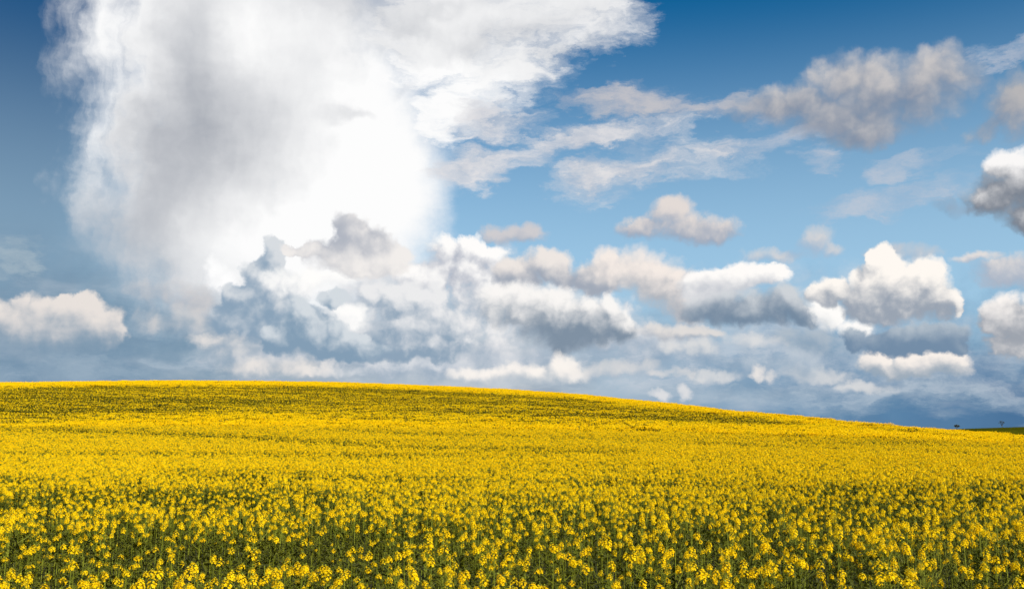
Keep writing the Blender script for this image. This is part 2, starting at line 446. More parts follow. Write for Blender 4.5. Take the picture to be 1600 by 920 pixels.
def tile(u0, u1, v0, v1):
    global WT, N_TILE
    N_TILE += 1
    main, saved = WT, {n: globals()[n] for n in SHARED}
    g = bpy.data.node_groups.new('sky_part', 'ShaderNodeTree')
    for n in SHARED:
        st = 'NodeSocketColor' if n == 'col' else 'NodeSocketVector' if n[0] == 'P' else 'NodeSocketFloat'
        g.interface.new_socket(n, in_out='INPUT', socket_type=st)
    g.interface.new_socket('col', in_out='OUTPUT', socket_type='NodeSocketColor')
    gi = g.nodes.new('NodeGroupInput'); go = g.nodes.new('NodeGroupOutput')
    WT = g
    c = mixc(1e-7 * N_TILE, E(gi.outputs[0]), (1, 1, 1))      # keeps the parts of the sky apart when Cycles merges alike nodes
    for cg, bb in CLOUDS:
        if bb[1] < u0 or bb[0] > u1 or bb[3] < v0 or bb[2] > v1: continue
        gn = g.nodes.new('ShaderNodeGroup'); gn.node_tree = cg
        for i, n in enumerate(SHARED): g.links.new(c.s if n == 'col' else gi.outputs[i], gn.inputs[i])
        c = E(gn.outputs[0])
    g.links.new(c.s, go.inputs[0])
    WT = main
    t = WT.nodes.new('ShaderNodeGroup'); t.node_tree = g
    for i, n in enumerate(SHARED): WT.links.new(saved[n].s, t.inputs[i])
    c = E(t.outputs[0])
    if u0 < -4.9 or u1 > 4.9 or v1 > 4.6: c = mixc(ga, c, gc)
    return backdrop(c)


def strip(v0, v1, cuts):
    """tiles side by side, chosen by halving"""
    if len(cuts) == 2: return tile(cuts[0], cuts[1], v0, v1)
    m = len(cuts) // 2
    return mixs(mth('GREATER_THAN', AZ, cuts[m]), strip(v0, v1, cuts[:m + 1]), strip(v0, v1, cuts[m:]))


def au(px): return pix2ae(px, 500)[0]


ROWS = [-1.2, pix2ae(800, 300)[1], 6.2]
low = strip(ROWS[0], ROWS[1], [-6.5] + [au(x) for x in (560, 1000)] + [6.5])
high = strip(ROWS[1], ROWS[2], [-6.5] + [au(x) for x in (850,)] + [6.5])
inside = mth('MULTIPLY', mth('LESS_THAN', mth('ABSOLUTE', AZ), 6.4), mth('MULTIPLY', mth('LESS_THAN', EL, 6.1), mth('GREATER_THAN', EL, -1.1)))
sky_out = mixs(inside, backdrop(mixc(ga, col_far, gc)), mixs(mth('GREATER_THAN', EL, ROWS[1]), low, high))
wo = WT.nodes.new('ShaderNodeOutputWorld')
WT.links.new(sky_out.s, wo.inputs[0])


# ------------------------------------------------------------------ materials
def mat(name, build):
    m = bpy.data.materials.new(name); m.use_nodes = True
    nt = m.node_tree; nt.nodes.clear()
    out = nt.nodes.new('ShaderNodeOutputMaterial')
    nt.links.new(build(nt), out.inputs[0])
    return m


def nd(nt, typ, **kw):
    n = nt.nodes.new(typ)
    for k, v in kw.items():
        if hasattr(n, k) and not isinstance(k, int): setattr(n, k, v)
    return n


def vary(nt, c0, c1, scale=9.0, rand=0.6):
    """a colour that drifts between two shades from plant to plant and along the surface"""
    oi = nd(nt, 'ShaderNodeObjectInfo'); tc_ = nd(nt, 'ShaderNodeTexCoord')
    no = nd(nt, 'ShaderNodeTexNoise'); no.inputs['Scale'].default_value = scale; no.inputs['Detail'].default_value = 3
    nt.links.new(tc_.outputs['Object'], no.inputs['Vector'])
    a = nd(nt, 'ShaderNodeMath', operation='MULTIPLY_ADD')
    nt.links.new(oi.outputs['Random'], a.inputs[0]); a.inputs[1].default_value = rand
    b = nd(nt, 'ShaderNodeMath', operation='MULTIPLY_ADD')
    nt.links.new(no.outputs['Fac'], b.inputs[0]); b.inputs[1].default_value = 1.6; b.inputs[2].default_value = -0.3 - rand / 2
    nt.links.new(b.outputs[0], a.inputs[2])
    mx = nd(nt, 'ShaderNodeMix', data_type='RGBA', clamp_factor=True)
    nt.links.new(a.outputs[0], mx.inputs[0])
    mx.inputs[6].default_value = (*c0, 1); mx.inputs[7].default_value = (*c1, 1)
    return mx.outputs[2]


def thin(c0, c1, rough, trans, scale=9.0, spec=0.3):
    """petal and leaf tissue: reflects and lets some light through"""
    def f(nt):
        c = vary(nt, c0, c1, scale)
        p = nd(nt, 'ShaderNodeBsdfPrincipled'); p.inputs['Roughness'].default_value = rough
        p.inputs['Specular IOR Level'].default_value = spec
        t = nd(nt, 'ShaderNodeBsdfTranslucent')
        nt.links.new(c, p.inputs['Base Color']); nt.links.new(c, t.inputs['Color'])
        m = nd(nt, 'ShaderNodeMixShader'); m.inputs[0].default_value = trans
        nt.links.new(p.outputs[0], m.inputs[1]); nt.links.new(t.outputs[0], m.inputs[2])
        return m.outputs[0]
    return f


M_PETAL = mat('rape_petal', thin((0.86, 0.54, 0.002), (0.92, 0.66, 0.006), 0.7, 0.36, 14.0, 0.04))
M_BUD = mat('rape_bud', thin((0.30, 0.34, 0.02), (0.46, 0.42, 0.02), 0.6, 0.15, 20.0))
M_STEM = mat('rape_stem', thin((0.10, 0.125, 0.004), (0.20, 0.215, 0.008), 0.7, 0.15, 6.0))
M_LEAF = mat('rape_leaf', thin((0.034, 0.043, 0.0015), (0.095, 0.098, 0.003), 0.6, 0.25, 6.0, 0.2))


def soil(nt):
    tc_ = nd(nt, 'ShaderNodeTexCoord')
    no = nd(nt, 'ShaderNodeTexNoise'); no.inputs['Scale'].default_value = 1.7; no.inputs['Detail'].default_value = 10
    nt.links.new(tc_.outputs['Object'], no.inputs['Vector'])
    cr = nd(nt, 'ShaderNodeValToRGB')
    cr.color_ramp.elements[0].position = 0.35; cr.color_ramp.elements[0].color = (0.040, 0.034, 0.012, 1)
    cr.color_ramp.elements[1].position = 0.65; cr.color_ramp.elements[1].color = (0.055, 0.065, 0.010, 1)
    nt.links.new(no.outputs['Fac'], cr.inputs[0])
    p = nd(nt, 'ShaderNodeBsdfPrincipled'); p.inputs['Roughness'].default_value = 0.95
    nt.links.new(cr.outputs[0], p.inputs['Base Color'])
    bp = nd(nt, 'ShaderNodeBump'); bp.inputs['Distance'].default_value = 0.05
    nt.links.new(no.outputs['Fac'], bp.inputs['Height']); nt.links.new(bp.outputs[0], p.inputs['Normal'])
    return p.outputs[0]


def pasture(nt):
    tc_ = nd(nt, 'ShaderNodeTexCoord')
    no = nd(nt, 'ShaderNodeTexNoise'); no.inputs['Scale'].default_value = 0.05; no.inputs['Detail'].default_value = 10
    nt.links.new(tc_.outputs['Object'], no.inputs['Vector'])
    cr = nd(nt, 'ShaderNodeValToRGB')
    cr.color_ramp.elements[0].position = 0.35; cr.color_ramp.elements[0].color = (0.034, 0.040, 0.002, 1)
    cr.color_ramp.elements[1].position = 0.68; cr.color_ramp.elements[1].color = (0.058, 0.060, 0.003, 1)
    nt.links.new(no.outputs['Fac'], cr.inputs[0])
    p = nd(nt, 'ShaderNodeBsdfPrincipled'); p.inputs['Roughness'].default_value = 1.0; p.inputs['Specular IOR Level'].default_value = 0.0
    nt.links.new(cr.outputs[0], p.inputs['Base Color'])
    return p.outputs[0]


M_SOIL = mat('field_soil', soil)
M_PASTURE = mat('pasture', pasture)
M_BARK = mat('bark', thin((0.10, 0.095, 0.085), (0.15, 0.14, 0.13), 0.95, 0.0, 3.0, 0.05))  # greyed and lightened: aerial haze put into the colour
M_TREELEAF = mat('tree_leaf', thin((0.055, 0.066, 0.045), (0.09, 0.10, 0.07), 0.7, 0.2, 1.0))  # leaf colour paled to stand in for haze over the distance

# ------------------------------------------------------------------ terrain
CROP = 1.15                                             # mean crop height
Y_FOOT, Y_CREST = 14.0, 168.0
YS = Y_CREST / 122.0
SKYLINE = [(-500, 612), (-200, 602), (0, 598), (130, 596.5), (260, 595), (400, 595.5), (500, 597), (600, 600), (700, 604), (800, 609), (900, 616), (1000, 626),
           (1100, 636.5), (1200, 647), (1300, 656), (1400, 664.5), (1500, 672), (1600, 679), (1800, 689), (2200, 698)]


def s_hill(y):
    y = np.asarray(y, float)
    t = np.clip((y - Y_FOOT) / (Y_CREST - Y_FOOT), 0, 1)
    up = t * t * (3 - 2 * t)
    d = np.clip((y - Y_CREST) / 300.0, 0, 1)
    return up - 1.3 * d * d * (3 - 2 * d)


ys_ = np.linspace(20, 190, 800)
CROP_TOP = CROP + 0.06


def ground(x, y):
    x = np.asarray(x, float); y = np.asarray(y, float)
    amp = np.interp(x, sx_, sa_)
    far = np.clip((y - 400) / 600.0, 0, 1)
    und = 0.05 * np.sin(x * 0.21 + 1.0) * np.sin(y * 0.17) * np.clip(1 - np.abs(y - 40) / 60, 0, 1)
    return amp * s_hill(y) + und - 6.0 * far * (1 - np.clip((y - 1500) / 2000.0, 0, 1))


# fit the hill's height along the ridge so that its brow follows the skyline
sky_t = []
for px_, py_ in SKYLINE:
    az_, el_ = pix2ae(px_, py_)
    sky_t.append((math.tan(az_ / 10), math.tan(el_ / 10) / math.cos(az_ / 10)))
sx_ = np.array([t[0] * 140.0 for t in sky_t]); sa_ = np.full(len(sky_t), 6.0)
for _ in range(60):
    nx, na = sx_.copy(), sa_.copy()
    for i, (ta, te) in enumerate(sky_t):
        k = (ground(ta * ys_, ys_) + CROP_TOP - CAM_Z) / ys_
        j = int(k.argmax())
        nx[i] = ta * ys_[j]
        na[i] = max(0.02, sa_[i] + 0.6 * (te - k[j]) * ys_[j])
    sx_, sa_ = 0.5 * sx_ + 0.5 * nx, na
    o_ = np.argsort(sx_); sx_ = sx_[o_]; sa_ = sa_[o_]


def seen_at(px, py):
    """where the sight line of a frame pixel meets the top of the crop"""
    az_, el_ = pix2ae(px, py)
    yy = np.linspace(3.5, Y_CREST, 4000)
    xx = np.tan(az_ / 10) * yy
    zz = CAM_Z + np.tan(el_ / 10) / np.cos(az_ / 10) * yy
    hit = np.where(ground(xx, yy) + CROP >= zz)[0]
    i = hit[0] if len(hit) else len(yy) - 1
    return xx[i], yy[i]


def mesh_obj(name, verts, faces, mats, fmat=None, parent=None, smooth=False, link=True):
    me = bpy.data.meshes.new(name)
    me.from_pydata([tuple(v) for v in verts], [], [tuple(f) for f in faces])
    for m in mats: me.materials.append(m)
    if fmat is not None: me.polygons.foreach_set('material_index', fmat)
    if smooth: me.polygons.foreach_set('use_smooth', [True] * len(me.polygons))
    me.update()
    o = bpy.data.objects.new(name, me)
    if link: C.objects.link(o)
    if parent is not None: o.parent = parent
    return o


def axis(stops):
    out = []
    for a, b, st in stops: out += list(np.arange(a, b, st))
    return np.array(out + [stops[-1][1]])


gx = axis([(-9000, -1000, 1000), (-1000, -240, 95), (-240, 240, 4), (240, 1000, 95), (1000, 9000, 1000)])
gy = axis([(-3000, -100, 300), (-100, -20, 20), (-20, 220, 3), (220, 460, 20), (460, 1500, 100), (1500, 12000, 1000)])
GX, GY = np.meshgrid(gx, gy)
GZ = ground(GX, GY)
nv, nu = GX.shape
gv = np.stack([GX.ravel(), GY.ravel(), GZ.ravel()], 1)
gf = [(j * nu + i, j * nu + i + 1, (j + 1) * nu + i + 1, (j + 1) * nu + i) for j in range(nv - 1) for i in range(nu - 1)]
g_o = mesh_obj('ground', gv.tolist(), gf, [M_SOIL], smooth=True)
g_o['kind'] = 'structure'; g_o['label'] = 'gently rising field soil under the rapeseed crop'

# far green rise beyond the shoulder of the field
HILL_Y = 900.0


def hill_z(px):
    az_, el_ = pix2ae(px, float(np.interp(px, [1200, 1400, 1500, 1600, 1900, 2400], [700, 676, 669.6, 666.5, 661, 690])))
    return CAM_Z + math.tan(el_ / 10) / math.cos(az_ / 10) * HILL_Y


hv, hf = [], []
hpx = list(range(1150, 2460, 20)); hn = 13
for j in range(hn):
    t = j / (hn - 1) * 2 - 1
    prof = math.cos(t * math.pi / 2) ** 1.3 if abs(t) < 1 else 0.0
    for px_ in hpx:
        az_, _ = pix2ae(px_, 670)
        zz = hill_z(px_)
        edge_ = min(1.0, (px_ - 1150) / 150.0, (2450 - px_) / 150.0)
        hv.append((math.tan(az_ / 10) * HILL_Y, HILL_Y + t * 260, -9.0 + (zz + 9.0) * prof * (0.0 if edge_ <= 0 else edge_ ** 0.5)))
nh = len(hpx)
hf = [(j * nh + i, j * nh + i + 1, (j + 1) * nh + i + 1, (j + 1) * nh + i) for j in range(hn - 1) for i in range(nh - 1)]
h_o = mesh_obj('hill', hv, hf, [M_PASTURE], smooth=True)
h_o['kind'] = 'structure'; h_o['label'] = 'distant green pasture rise at the edge of the view'


# ------------------------------------------------------------------ the two far trees
def tube(vs, fs, p0, p1, r0, r1, n=5):
    p0, p1 = Vector(p0), Vector(p1)
    d = (p1 - p0).normalized()
    u = d.orthogonal().normalized(); w = d.cross(u)
    b = len(vs)
    for p, r in ((p0, r0), (p1, r1)):
        for k in range(n):
            a = 2 * math.pi * k / n
            vs.append(tuple(p + (u * math.cos(a) + w * math.sin(a)) * r))
    for k in range(n):
        fs.append((b + k, b + (k + 1) % n, b + n + (k + 1) % n, b + n + k))


def far_tree(px, h, wdt, seed, label, density, bole):
    rg = random.Random(seed)
    az_, _ = pix2ae(px, 670)
    x, y = math.tan(az_ / 10) * HILL_Y, HILL_Y
    z = hill_z(px) - 0.3
    root = bpy.data.objects.new('tree', None); C.objects.link(root)
    root.location = (x, y, z)
    root['label'] = label; root['category'] = 'tree'; root['group'] = 'trees on the far rise'
    vs, fs, tips = [], [], []
    tube(vs, fs, (0, 0, -0.3), (0.05, 0, h * bole), h * 0.045, h * 0.032, 7)

    def grow(p, d, ln, r, lv):
        q = p + d * ln
        tube(vs, fs, p, q, r, r * 0.6, 5 if lv > 1 else 3)
        if lv == 0:
            tips.append(q); return
        tips.append(q)
        for _ in range(3 if lv < 3 else 5):
            nd_ = (d + Vector((rg.uniform(-1, 1) * wdt, rg.uniform(-1, 1) * wdt, rg.uniform(-0.25, 0.7)))).normalized()
            grow(q, nd_, ln * rg.uniform(0.6, 0.85), r * 0.55, lv - 1)
    for _ in range(5):
        grow(Vector((0.05, 0, h * bole)), Vector((rg.uniform(-1, 1) * wdt, rg.uniform(-1, 1) * wdt, rg.uniform(0.5, 1.1))).normalized(), h * 0.30, h * 0.025, 2)
    mesh_obj('trunk', vs, fs, [M_BARK], parent=root)
    cv, cf = [], []
    for t in tips:
        for _ in range(density):
            c = t + Vector((rg.gauss(0, 1), rg.gauss(0, 1), rg.gauss(0, 0.8))) * h * 0.06
            n_ = Vector((rg.gauss(0, 1), rg.gauss(0, 1), rg.gauss(0, 1))).normalized()
            u = n_.orthogonal().normalized() * rg.uniform(0.10, 0.20); w = n_.cross(u)
            b = len(cv); cv += [tuple(c - u - w), tuple(c + u - w * 0.6), tuple(c + u + w), tuple(c - u * 0.6 + w)]
            cf.append((b, b + 1, b + 2, b + 3))
    mesh_obj('crown', cv, cf, [M_TREELEAF], parent=root)


far_tree(1495, 5.0, 1.0, 3, 'low round dark tree where the yellow field meets the far green rise', 12, 0.14)
far_tree(1566, 6.4, 0.55, 8, 'taller thin bluish tree standing on the far green rise', 2, 0.25)


# ------------------------------------------------------------------ rapeseed plants
def head_geo(rg, size=1.0, n=30):
    """a raceme: dome of four-petalled flowers round a knot of buds, some young pods below; origin at its neck"""
    V, Fc, Mi = [], [], []
    ht = 0.062 * size * rg.uniform(0.85, 1.35)
    for i in range(n):
        f = (i + 0.5) / n
        a = i * 2.39996 + rg.uniform(-0.3, 0.3)
        r = size * (0.007 + 0.023 * math.sin(min(1.0, f * 1.15) * math.pi * 0.62)) * rg.uniform(0.85, 1.2)
        z = ht * (1.0 - f) ** 0.9 + size * rg.uniform(-0.004, 0.004)
        c = Vector((math.cos(a) * r, math.sin(a) * r, z))
        nrm = Vector((math.cos(a) * (0.25 + 0.9 * f), math.sin(a) * (0.25 + 0.9 * f), 1.0 - 0.75 * f)).normalized()
        u = nrm.orthogonal().normalized(); w = nrm.cross(u)
        pl = size * rg.uniform(0.0085, 0.0125) * (0.75 + 0.4 * f)
        tw = rg.uniform(0, 1.57)
        for k in range(4):
            an = tw + k * math.pi / 2
            d = u * math.cos(an) + w * math.sin(an); e = nrm.cross(d)
            b = len(V)
            V += [c, c + d * pl * 0.65 + e * pl * 0.48 + nrm * pl * 0.22, c + d * pl * 1.1 + nrm * pl * 0.10, c + d * pl * 0.65 - e * pl * 0.48 + nrm * pl * 0.22]
            Fc.append((b, b + 1, b + 2, b + 3)); Mi.append(0)
    for i in range(7):                                   # buds
        a = i * 2.4; r = 0.005 * size * (i / 7) ** 0.5
        c = Vector((math.cos(a) * r, math.sin(a) * r, ht * 1.02 + 0.006 * size * (1 - i / 7)))
        b = len(V); q = 0.0034 * size
        V += [c + Vector((q, 0, 0)), c + Vector((0, q, 0)), c + Vector((-q, 0, 0)), c + Vector((0, -q, 0)), c + Vector((0, 0, q * 1.8)), c - Vector((0, 0, q * 1.4))]
        for t in ((0, 1, 4), (1, 2, 4), (2, 3, 4), (3, 0, 4), (1, 0, 5), (2, 1, 5), (3, 2, 5), (0, 3, 5)):
            Fc.append(tuple(b + j for j in t)); Mi.append(1)
    return V, Fc, Mi


def leaf_geo(rg, ln):
    """a wavy lance-shaped leaf along +X, base at the origin"""
    V, Fc = [], []
    w = ln * rg.uniform(0.14, 0.22); dr = rg.uniform(0.1, 0.6)
    n = 5
    for i in range(n + 1):
        t = i / n
        ww = w * (math.sin(math.pi * min(1, 0.12 + t * 0.88)) ** 0.8) * (1 if i < n else 0.05)
        c = Vector((ln * t, 0, -dr * ln * t * t + 0.02 * math.sin(t * 7 + ln * 40) * ln))
        V += [c + Vector((0, ww, ww * 0.35)), c, c + Vector((0, -ww, ww * 0.35))]
    for i in range(n):
        b = i * 3
        Fc += [(b, b + 1, b + 4, b + 3), (b + 1, b + 2, b + 5, b + 4)]
    return V, Fc


HEADS = [head_geo(random.Random(100 + i), 1.0, 22 + 3 * (i % 5)) for i in range(8)]
LEAVES = [leaf_geo(random.Random(200 + i), 0.055 + 0.020 * i) for i in range(5)]


def plant_plan(rg, n_heads, leafy):
    """stem tube list, head placements (which, position, tilt, scale), leaf placements"""
    h = CROP * rg.uniform(0.93, 1.07)
    lean = Vector((rg.gauss(0, 0.03), rg.gauss(0, 0.03), 0))
    stems, heads, leaves = [], [], []
    top = Vector((lean.x, lean.y, h - 0.06))
    mid = Vector((lean.x * 0.4, lean.y * 0.4, h * 0.5))
    stems.append((Vector((0, 0, -0.05)), mid, 0.0075, 0.006)); stems.append((mid, top, 0.006, 0.0028))
    heads.append((rg.randrange(8), top, rg.uniform(0, 6.28), (rg.gauss(0, 0.14), rg.gauss(0, 0.14)), rg.uniform(0.72, 1.25)))
    a0 = rg.uniform(0, 6.28)
    for i in range(n_heads - 1):
        a = a0 + i * 2.4 + rg.uniform(-0.4, 0.4)
        z0 = h * rg.uniform(0.55, 0.78)
        b0 = mid.lerp(top, (z0 - mid.z) / (top.z - mid.z))
        rr = rg.uniform(0.06, 0.20)
        tp = Vector((b0.x + math.cos(a) * rr, b0.y + math.sin(a) * rr, h - 0.06 - rg.uniform(0.0, 0.24)))
        el_ = b0.lerp(tp, 0.5) + Vector((math.cos(a), math.sin(a), 0)) * 0.02
        stems.append((b0, el_, 0.0035, 0.003)); stems.append((el_, tp, 0.003, 0.002))
        heads.append((rg.randrange(8), tp, rg.uniform(0, 6.28), (rg.gauss(0, 0.2), rg.gauss(0, 0.2)), rg.uniform(0.4, 0.95)))
        leaves.append((rg.randrange(3), b0, a, rg.uniform(-0.5, 0.1), rg.uniform(0.9, 1.3)))
    for i in range(leafy):
        z0 = h * rg.uniform(0.42, 0.86)
        b0 = mid.lerp(top, max(0.0, (z0 - mid.z) / (top.z - mid.z)))
        leaves.append((rg.randrange(5), b0, rg.uniform(0, 6.28), rg.uniform(-0.7, 0.3), rg.uniform(0.9, 1.5)))
    pods = []
    for w, p, rz, tl, sc_ in heads:                      # young pods round the stalk under each raceme
        for i in range(rg.randint(7, 13)):
            a = rg.uniform(0, 6.28); c = p - Vector((0, 0, rg.uniform(0.005, 0.17)))
            d = Vector((math.cos(a), math.sin(a), rg.uniform(0.25, 1.0))).normalized()
            pods.append((c, c + d * rg.uniform(0.03, 0.055)))
    return stems + [(a, b, 0.0012, 0.0022) for a, b in pods], heads, leaves


from mathutils import Matrix


def head_mx(pos, rz, tilt, sc_):
    return Matrix.Translation(pos) @ Matrix.Rotation(tilt[0], 4, 'X') @ Matrix.Rotation(tilt[1], 4, 'Y') @ Matrix.Rotation(rz, 4, 'Z') @ Matrix.Scale(sc_, 4)


def leaf_mx(pos, rz, pitch, sc_):
    return Matrix.Translation(pos) @ Matrix.Rotation(rz, 4, 'Z') @ Matrix.Rotation(pitch, 4, 'Y') @ Matrix.Scale(sc_, 4)


def joined(name, plan):
    """a whole plant as one mesh for the mass of the crop"""
    V, Fc, Mi = [], [], []
    stems, heads, leaves = plan
    for p0, p1, r0, r1 in stems:
        n0 = len(Fc); tube(V, Fc, p0, p1, r0, r1, 3); Mi += [2] * (len(Fc) - n0)
    for w, p, rz, tl, sc_ in heads:
        m = head_mx(p, rz, tl, sc_); b = len(V); hv_, hf_, hm_ = HEADS[w]
        V += [tuple(m @ v) for v in hv_]; Fc += [tuple(b + j for j in f) for f in hf_]; Mi += hm_
    for w, p, rz, pt, sc_ in leaves:
        m = leaf_mx(p, rz, pt, sc_); b = len(V); lv, lf = LEAVES[w]
        V += [tuple(m @ v) for v in lv]; Fc += [tuple(b + j for j in f) for f in lf]; Mi += [3] * len(lf)
    return mesh_obj(name, V, Fc, [M_PETAL, M_BUD, M_STEM, M_LEAF], Mi, link=False)


def patch(name, seed, n_y, n_g, sz=1.25):
    """a square of crop seen from far off: flower clumps over leaf"""
    rg = random.Random(seed)
    V, Fc, Mi = [], [], []
    for i in range(n_y + n_g):
        yel = i < n_y
        c = Vector((rg.uniform(-sz / 2, sz / 2), rg.uniform(-sz / 2, sz / 2), CROP + (rg.gauss(-0.03, 0.055) if yel else rg.uniform(-0.45, -0.02))))
        for _ in range(3 if yel else 2):
            n_ = Vector((rg.gauss(0, 1), rg.gauss(0, 1), rg.gauss(0.3, 0.8))).normalized()
            q = rg.uniform(0.016, 0.030) if yel else rg.uniform(0.03, 0.07)
            u = n_.orthogonal().normalized() * q; w = n_.cross(u) * rg.uniform(0.6, 1.0)
            cc = c + Vector((rg.gauss(0, 0.02), rg.gauss(0, 0.02), rg.gauss(0, 0.02)))
            b = len(V); V += [tuple(cc - u - w * 0.4), tuple(cc + u * 0.3 - w), tuple(cc + u + w * 0.5), tuple(cc - u * 0.4 + w)]
            Fc.append((b, b + 1, b + 2, b + 3)); Mi.append(0 if yel else 3)
    return mesh_obj(name, V, Fc, [M_PETAL, M_BUD, M_STEM, M_LEAF], Mi, link=False)


def bushy(rg):
    h = CROP * 0.80
    leaves = [(rg.randrange(0, 4), Vector((rg.gauss(0, 0.08), rg.gauss(0, 0.08), h * rg.uniform(0.45, 1.0))), rg.uniform(0, 6.28), rg.uniform(-0.9, 0.2), rg.uniform(0.5, 1.0)) for _ in range(46)]
    return [(Vector((0, 0, -0.05)), Vector((0, 0, h)), 0.006, 0.003)], [], leaves


prg = random.Random(7)
PLANS = [plant_plan(prg, 2 + i % 3, 6 + i % 3) for i in range(14)] + [plant_plan(prg, 1, 9) for i in range(4)]
N_FULL = 14
proto = bpy.data.collections.new('crop_forms')           # not in the scene: only the forms that the crop repeats
forms = [joined('crop_form_%02d' % i, p) for i, p in enumerate(PLANS)]
B0_ = len(forms)
forms += [joined('crop_form_%02d' % (B0_ + i), bushy(random.Random(50 + i))) for i in range(5)]
P0_ = len(forms)
forms += [patch('crop_form_%02d' % (P0_ + i), 300 + i, [230, 180, 125, 80, 46, 24][i], [50, 60, 72, 84, 96, 104][i]) for i in range(6)]
for o in forms: proto.objects.link(o)

rng = np.random.default_rng(11)


def vnoise(x, y, seed):
    return np.array([mnoise.fractal(Vector((a, b, seed)), 0.8, 2.0, 4) for a, b in zip(x, y)])


# worn wheelings and thin strips that cross the slope
STRIPS = []
for pts, wid, dep in [([(-60, 668), (70, 667), (160, 673), (270, 677), (420, 682), (560, 690), (700, 697), (1000, 706)], 1.3, 1.0),
                      ([(300, 634), (420, 638), (560, 650), (700, 655), (850, 657), (1000, 662)], 1.8, 0.85),
                      ([(-40, 637), (60, 636), (180, 640), (320, 642), (460, 646)], 1.4, 0.62),
                      ([(-40, 616), (150, 613), (400, 617), (700, 622), (900, 632), (1050, 646)], 1.8, 0.62),
                      ([(700, 612), (900, 626), (1100, 645), (1300, 662), (1450, 671)], 1.4, 0.72),
                      ([(500, 668), (800, 680), (1100, 690), (1400, 700), (1640, 712)], 1.0, 0.8),
                      ([(900, 668), (1200, 678), (1500, 690), (1640, 697)], 1.1, 0.8)]:
    q = np.array([seen_at(*p) for p in pts])
    o_ = np.argsort(q[:, 0])
    STRIPS.append((q[o_, 0], q[o_, 1], wid, dep))


def traced(pts):
    q = np.array([seen_at(*p) for p in pts])
    return q[np.argsort(q[:, 0])]


BROW_LO = traced([(-80, 664), (0, 663), (200, 659), (400, 658), (600, 662), (800, 660), (1000, 658), (1200, 665), (1350, 670), (1500, 678), (1650, 684)])
BROW_HI = traced([(x_, np.interp(x_, *zip(*SKYLINE)) + d_) for x_, d_ in ((-80, 7), (200, 5), (600, 5), (900, 5), (1200, 5), (1400, 5), (1650, 4))])


def thinness(x, y):
    """0 where the crop flowers fully, 1 where it is thin and green"""
    f = np.zeros(len(x))
    for qx, qy, wid, dep in STRIPS:
        yy = np.interp(x, qx, qy, left=-1e3, right=-1e3) + 0.8 * np.sin(x * 0.23)
        f = np.maximum(f, dep * np.exp(-((y - yy) / wid) ** 2))
    # the brow of the hill is made greener, with fewer flowers
    lo_ = np.interp(x, BROW_LO[:, 0], BROW_LO[:, 1]); hi_ = np.interp(x, BROW_HI[:, 0], BROW_HI[:, 1])
    brow = np.clip((y - lo_ + 9.0 + 5.0 * np.sin(x * 0.11)) / 26.0, 0, 1) * np.clip((hi_ - y) / 3.0, 0, 1)
    n1 = 0.6 * vnoise(x * 0.03, y * 0.13, 3.3) + 0.6 * vnoise(x * 0.022 + 5, y * 0.42 + 0.02 * x, 8.1)
    f = np.maximum(f, brow * (0.87 + 0.4 * n1))
    n2 = vnoise(x * 0.13 + 9, y * 0.42, 1.7)
    near = np.clip((34 - y) / 9.0, 0, 1)
    f = np.maximum(f, near * np.clip(0.30 + 1.5 * n2, 0, 1))
    f = np.maximum(f, (1 - near) * np.clip(0.95 * n1 - 0.06, 0, 0.55))
    return np.clip(f, 0, 1)


# individual plants: positions on jittered drill rows
Y_MIX = 62.0
rows = []
y = -2.5
while y < Y_MIX:
    half = 0.70 * max(y, 0) + 5.0
    dens = 9.4 + 34.0 * min(1.0, max(0.0, (y - 19.0) / 16.0))
    step = 0.33
    n = int(2 * half * step * dens)
    rows.append(np.stack([rng.uniform(-half, half, n), y + rng.uniform(0, step, n)], 1))
    y += step
pp = np.concatenate(rows)
keep = ~((np.abs(pp[:, 0]) < 1.0) & (np.abs(pp[:, 1]) < 1.1))          # the photographer's standing room
pp = pp[keep]
th = thinness(pp[:, 0], pp[:, 1])
drop = rng.random(len(pp)) < 0.40 * th * np.clip(pp[:, 1] / 25.0, 0.7, 2.0)
pp, th = pp[~drop], th[~drop]
kind = rng.integers(0, N_FULL, len(pp))
green = rng.random(len(pp)) < np.clip(th * 1.1 - 0.12, 0.0, 0.85)
kind[green] = rng.integers(N_FULL, len(PLANS), green.sum())
hgt = 1.0 - (0.16 + 0.10 * np.clip((pp[:, 1] - 25) / 20, 0, 1)) * th + rng.normal(0, 0.05, len(pp)) + 0.04 * vnoise(pp[:, 0] * 0.8, pp[:, 1] * 0.8, 5.0)
hgt[green] -= 0.06
rot = rng.uniform(0, 2 * math.pi, len(pp))
zz = ground(pp[:, 0], pp[:, 1])

# the three hundred plants nearest the lens that the frame shows
az_p = np.abs(np.arctan2(pp[:, 0], pp[:, 1]))
dep_p = np.hypot(pp[:, 0], pp[:, 1])
in_view = (az_p < 0.478) & (pp[:, 1] > 0) & ((CAM_Z - (zz + CROP * hgt)) < 0.146 * pp[:, 1])
order = np.where(in_view)[0]
order = order[np.argsort(dep_p[order])][:300]

head_me = [mesh_obj('flower_head', *g[:2], [M_PETAL, M_BUD, M_STEM], g[2], link=False).data for g in HEADS]
leaf_me = [mesh_obj('leaf', *g, [M_LEAF], link=False).data for g in LEAVES]
stem_me = []
for st, _, _ in PLANS:
    V, Fc = [], []
    for p0, p1, r0, r1 in st: tube(V, Fc, p0, p1, r0, r1, 4)
    stem_me.append(mesh_obj('stem', V, Fc, [M_STEM], link=False).data)
for o in [o for o in bpy.data.objects if o.name.split('.')[0] in ('flower_head', 'leaf', 'stem') and not o.users_collection]: bpy.data.objects.remove(o)

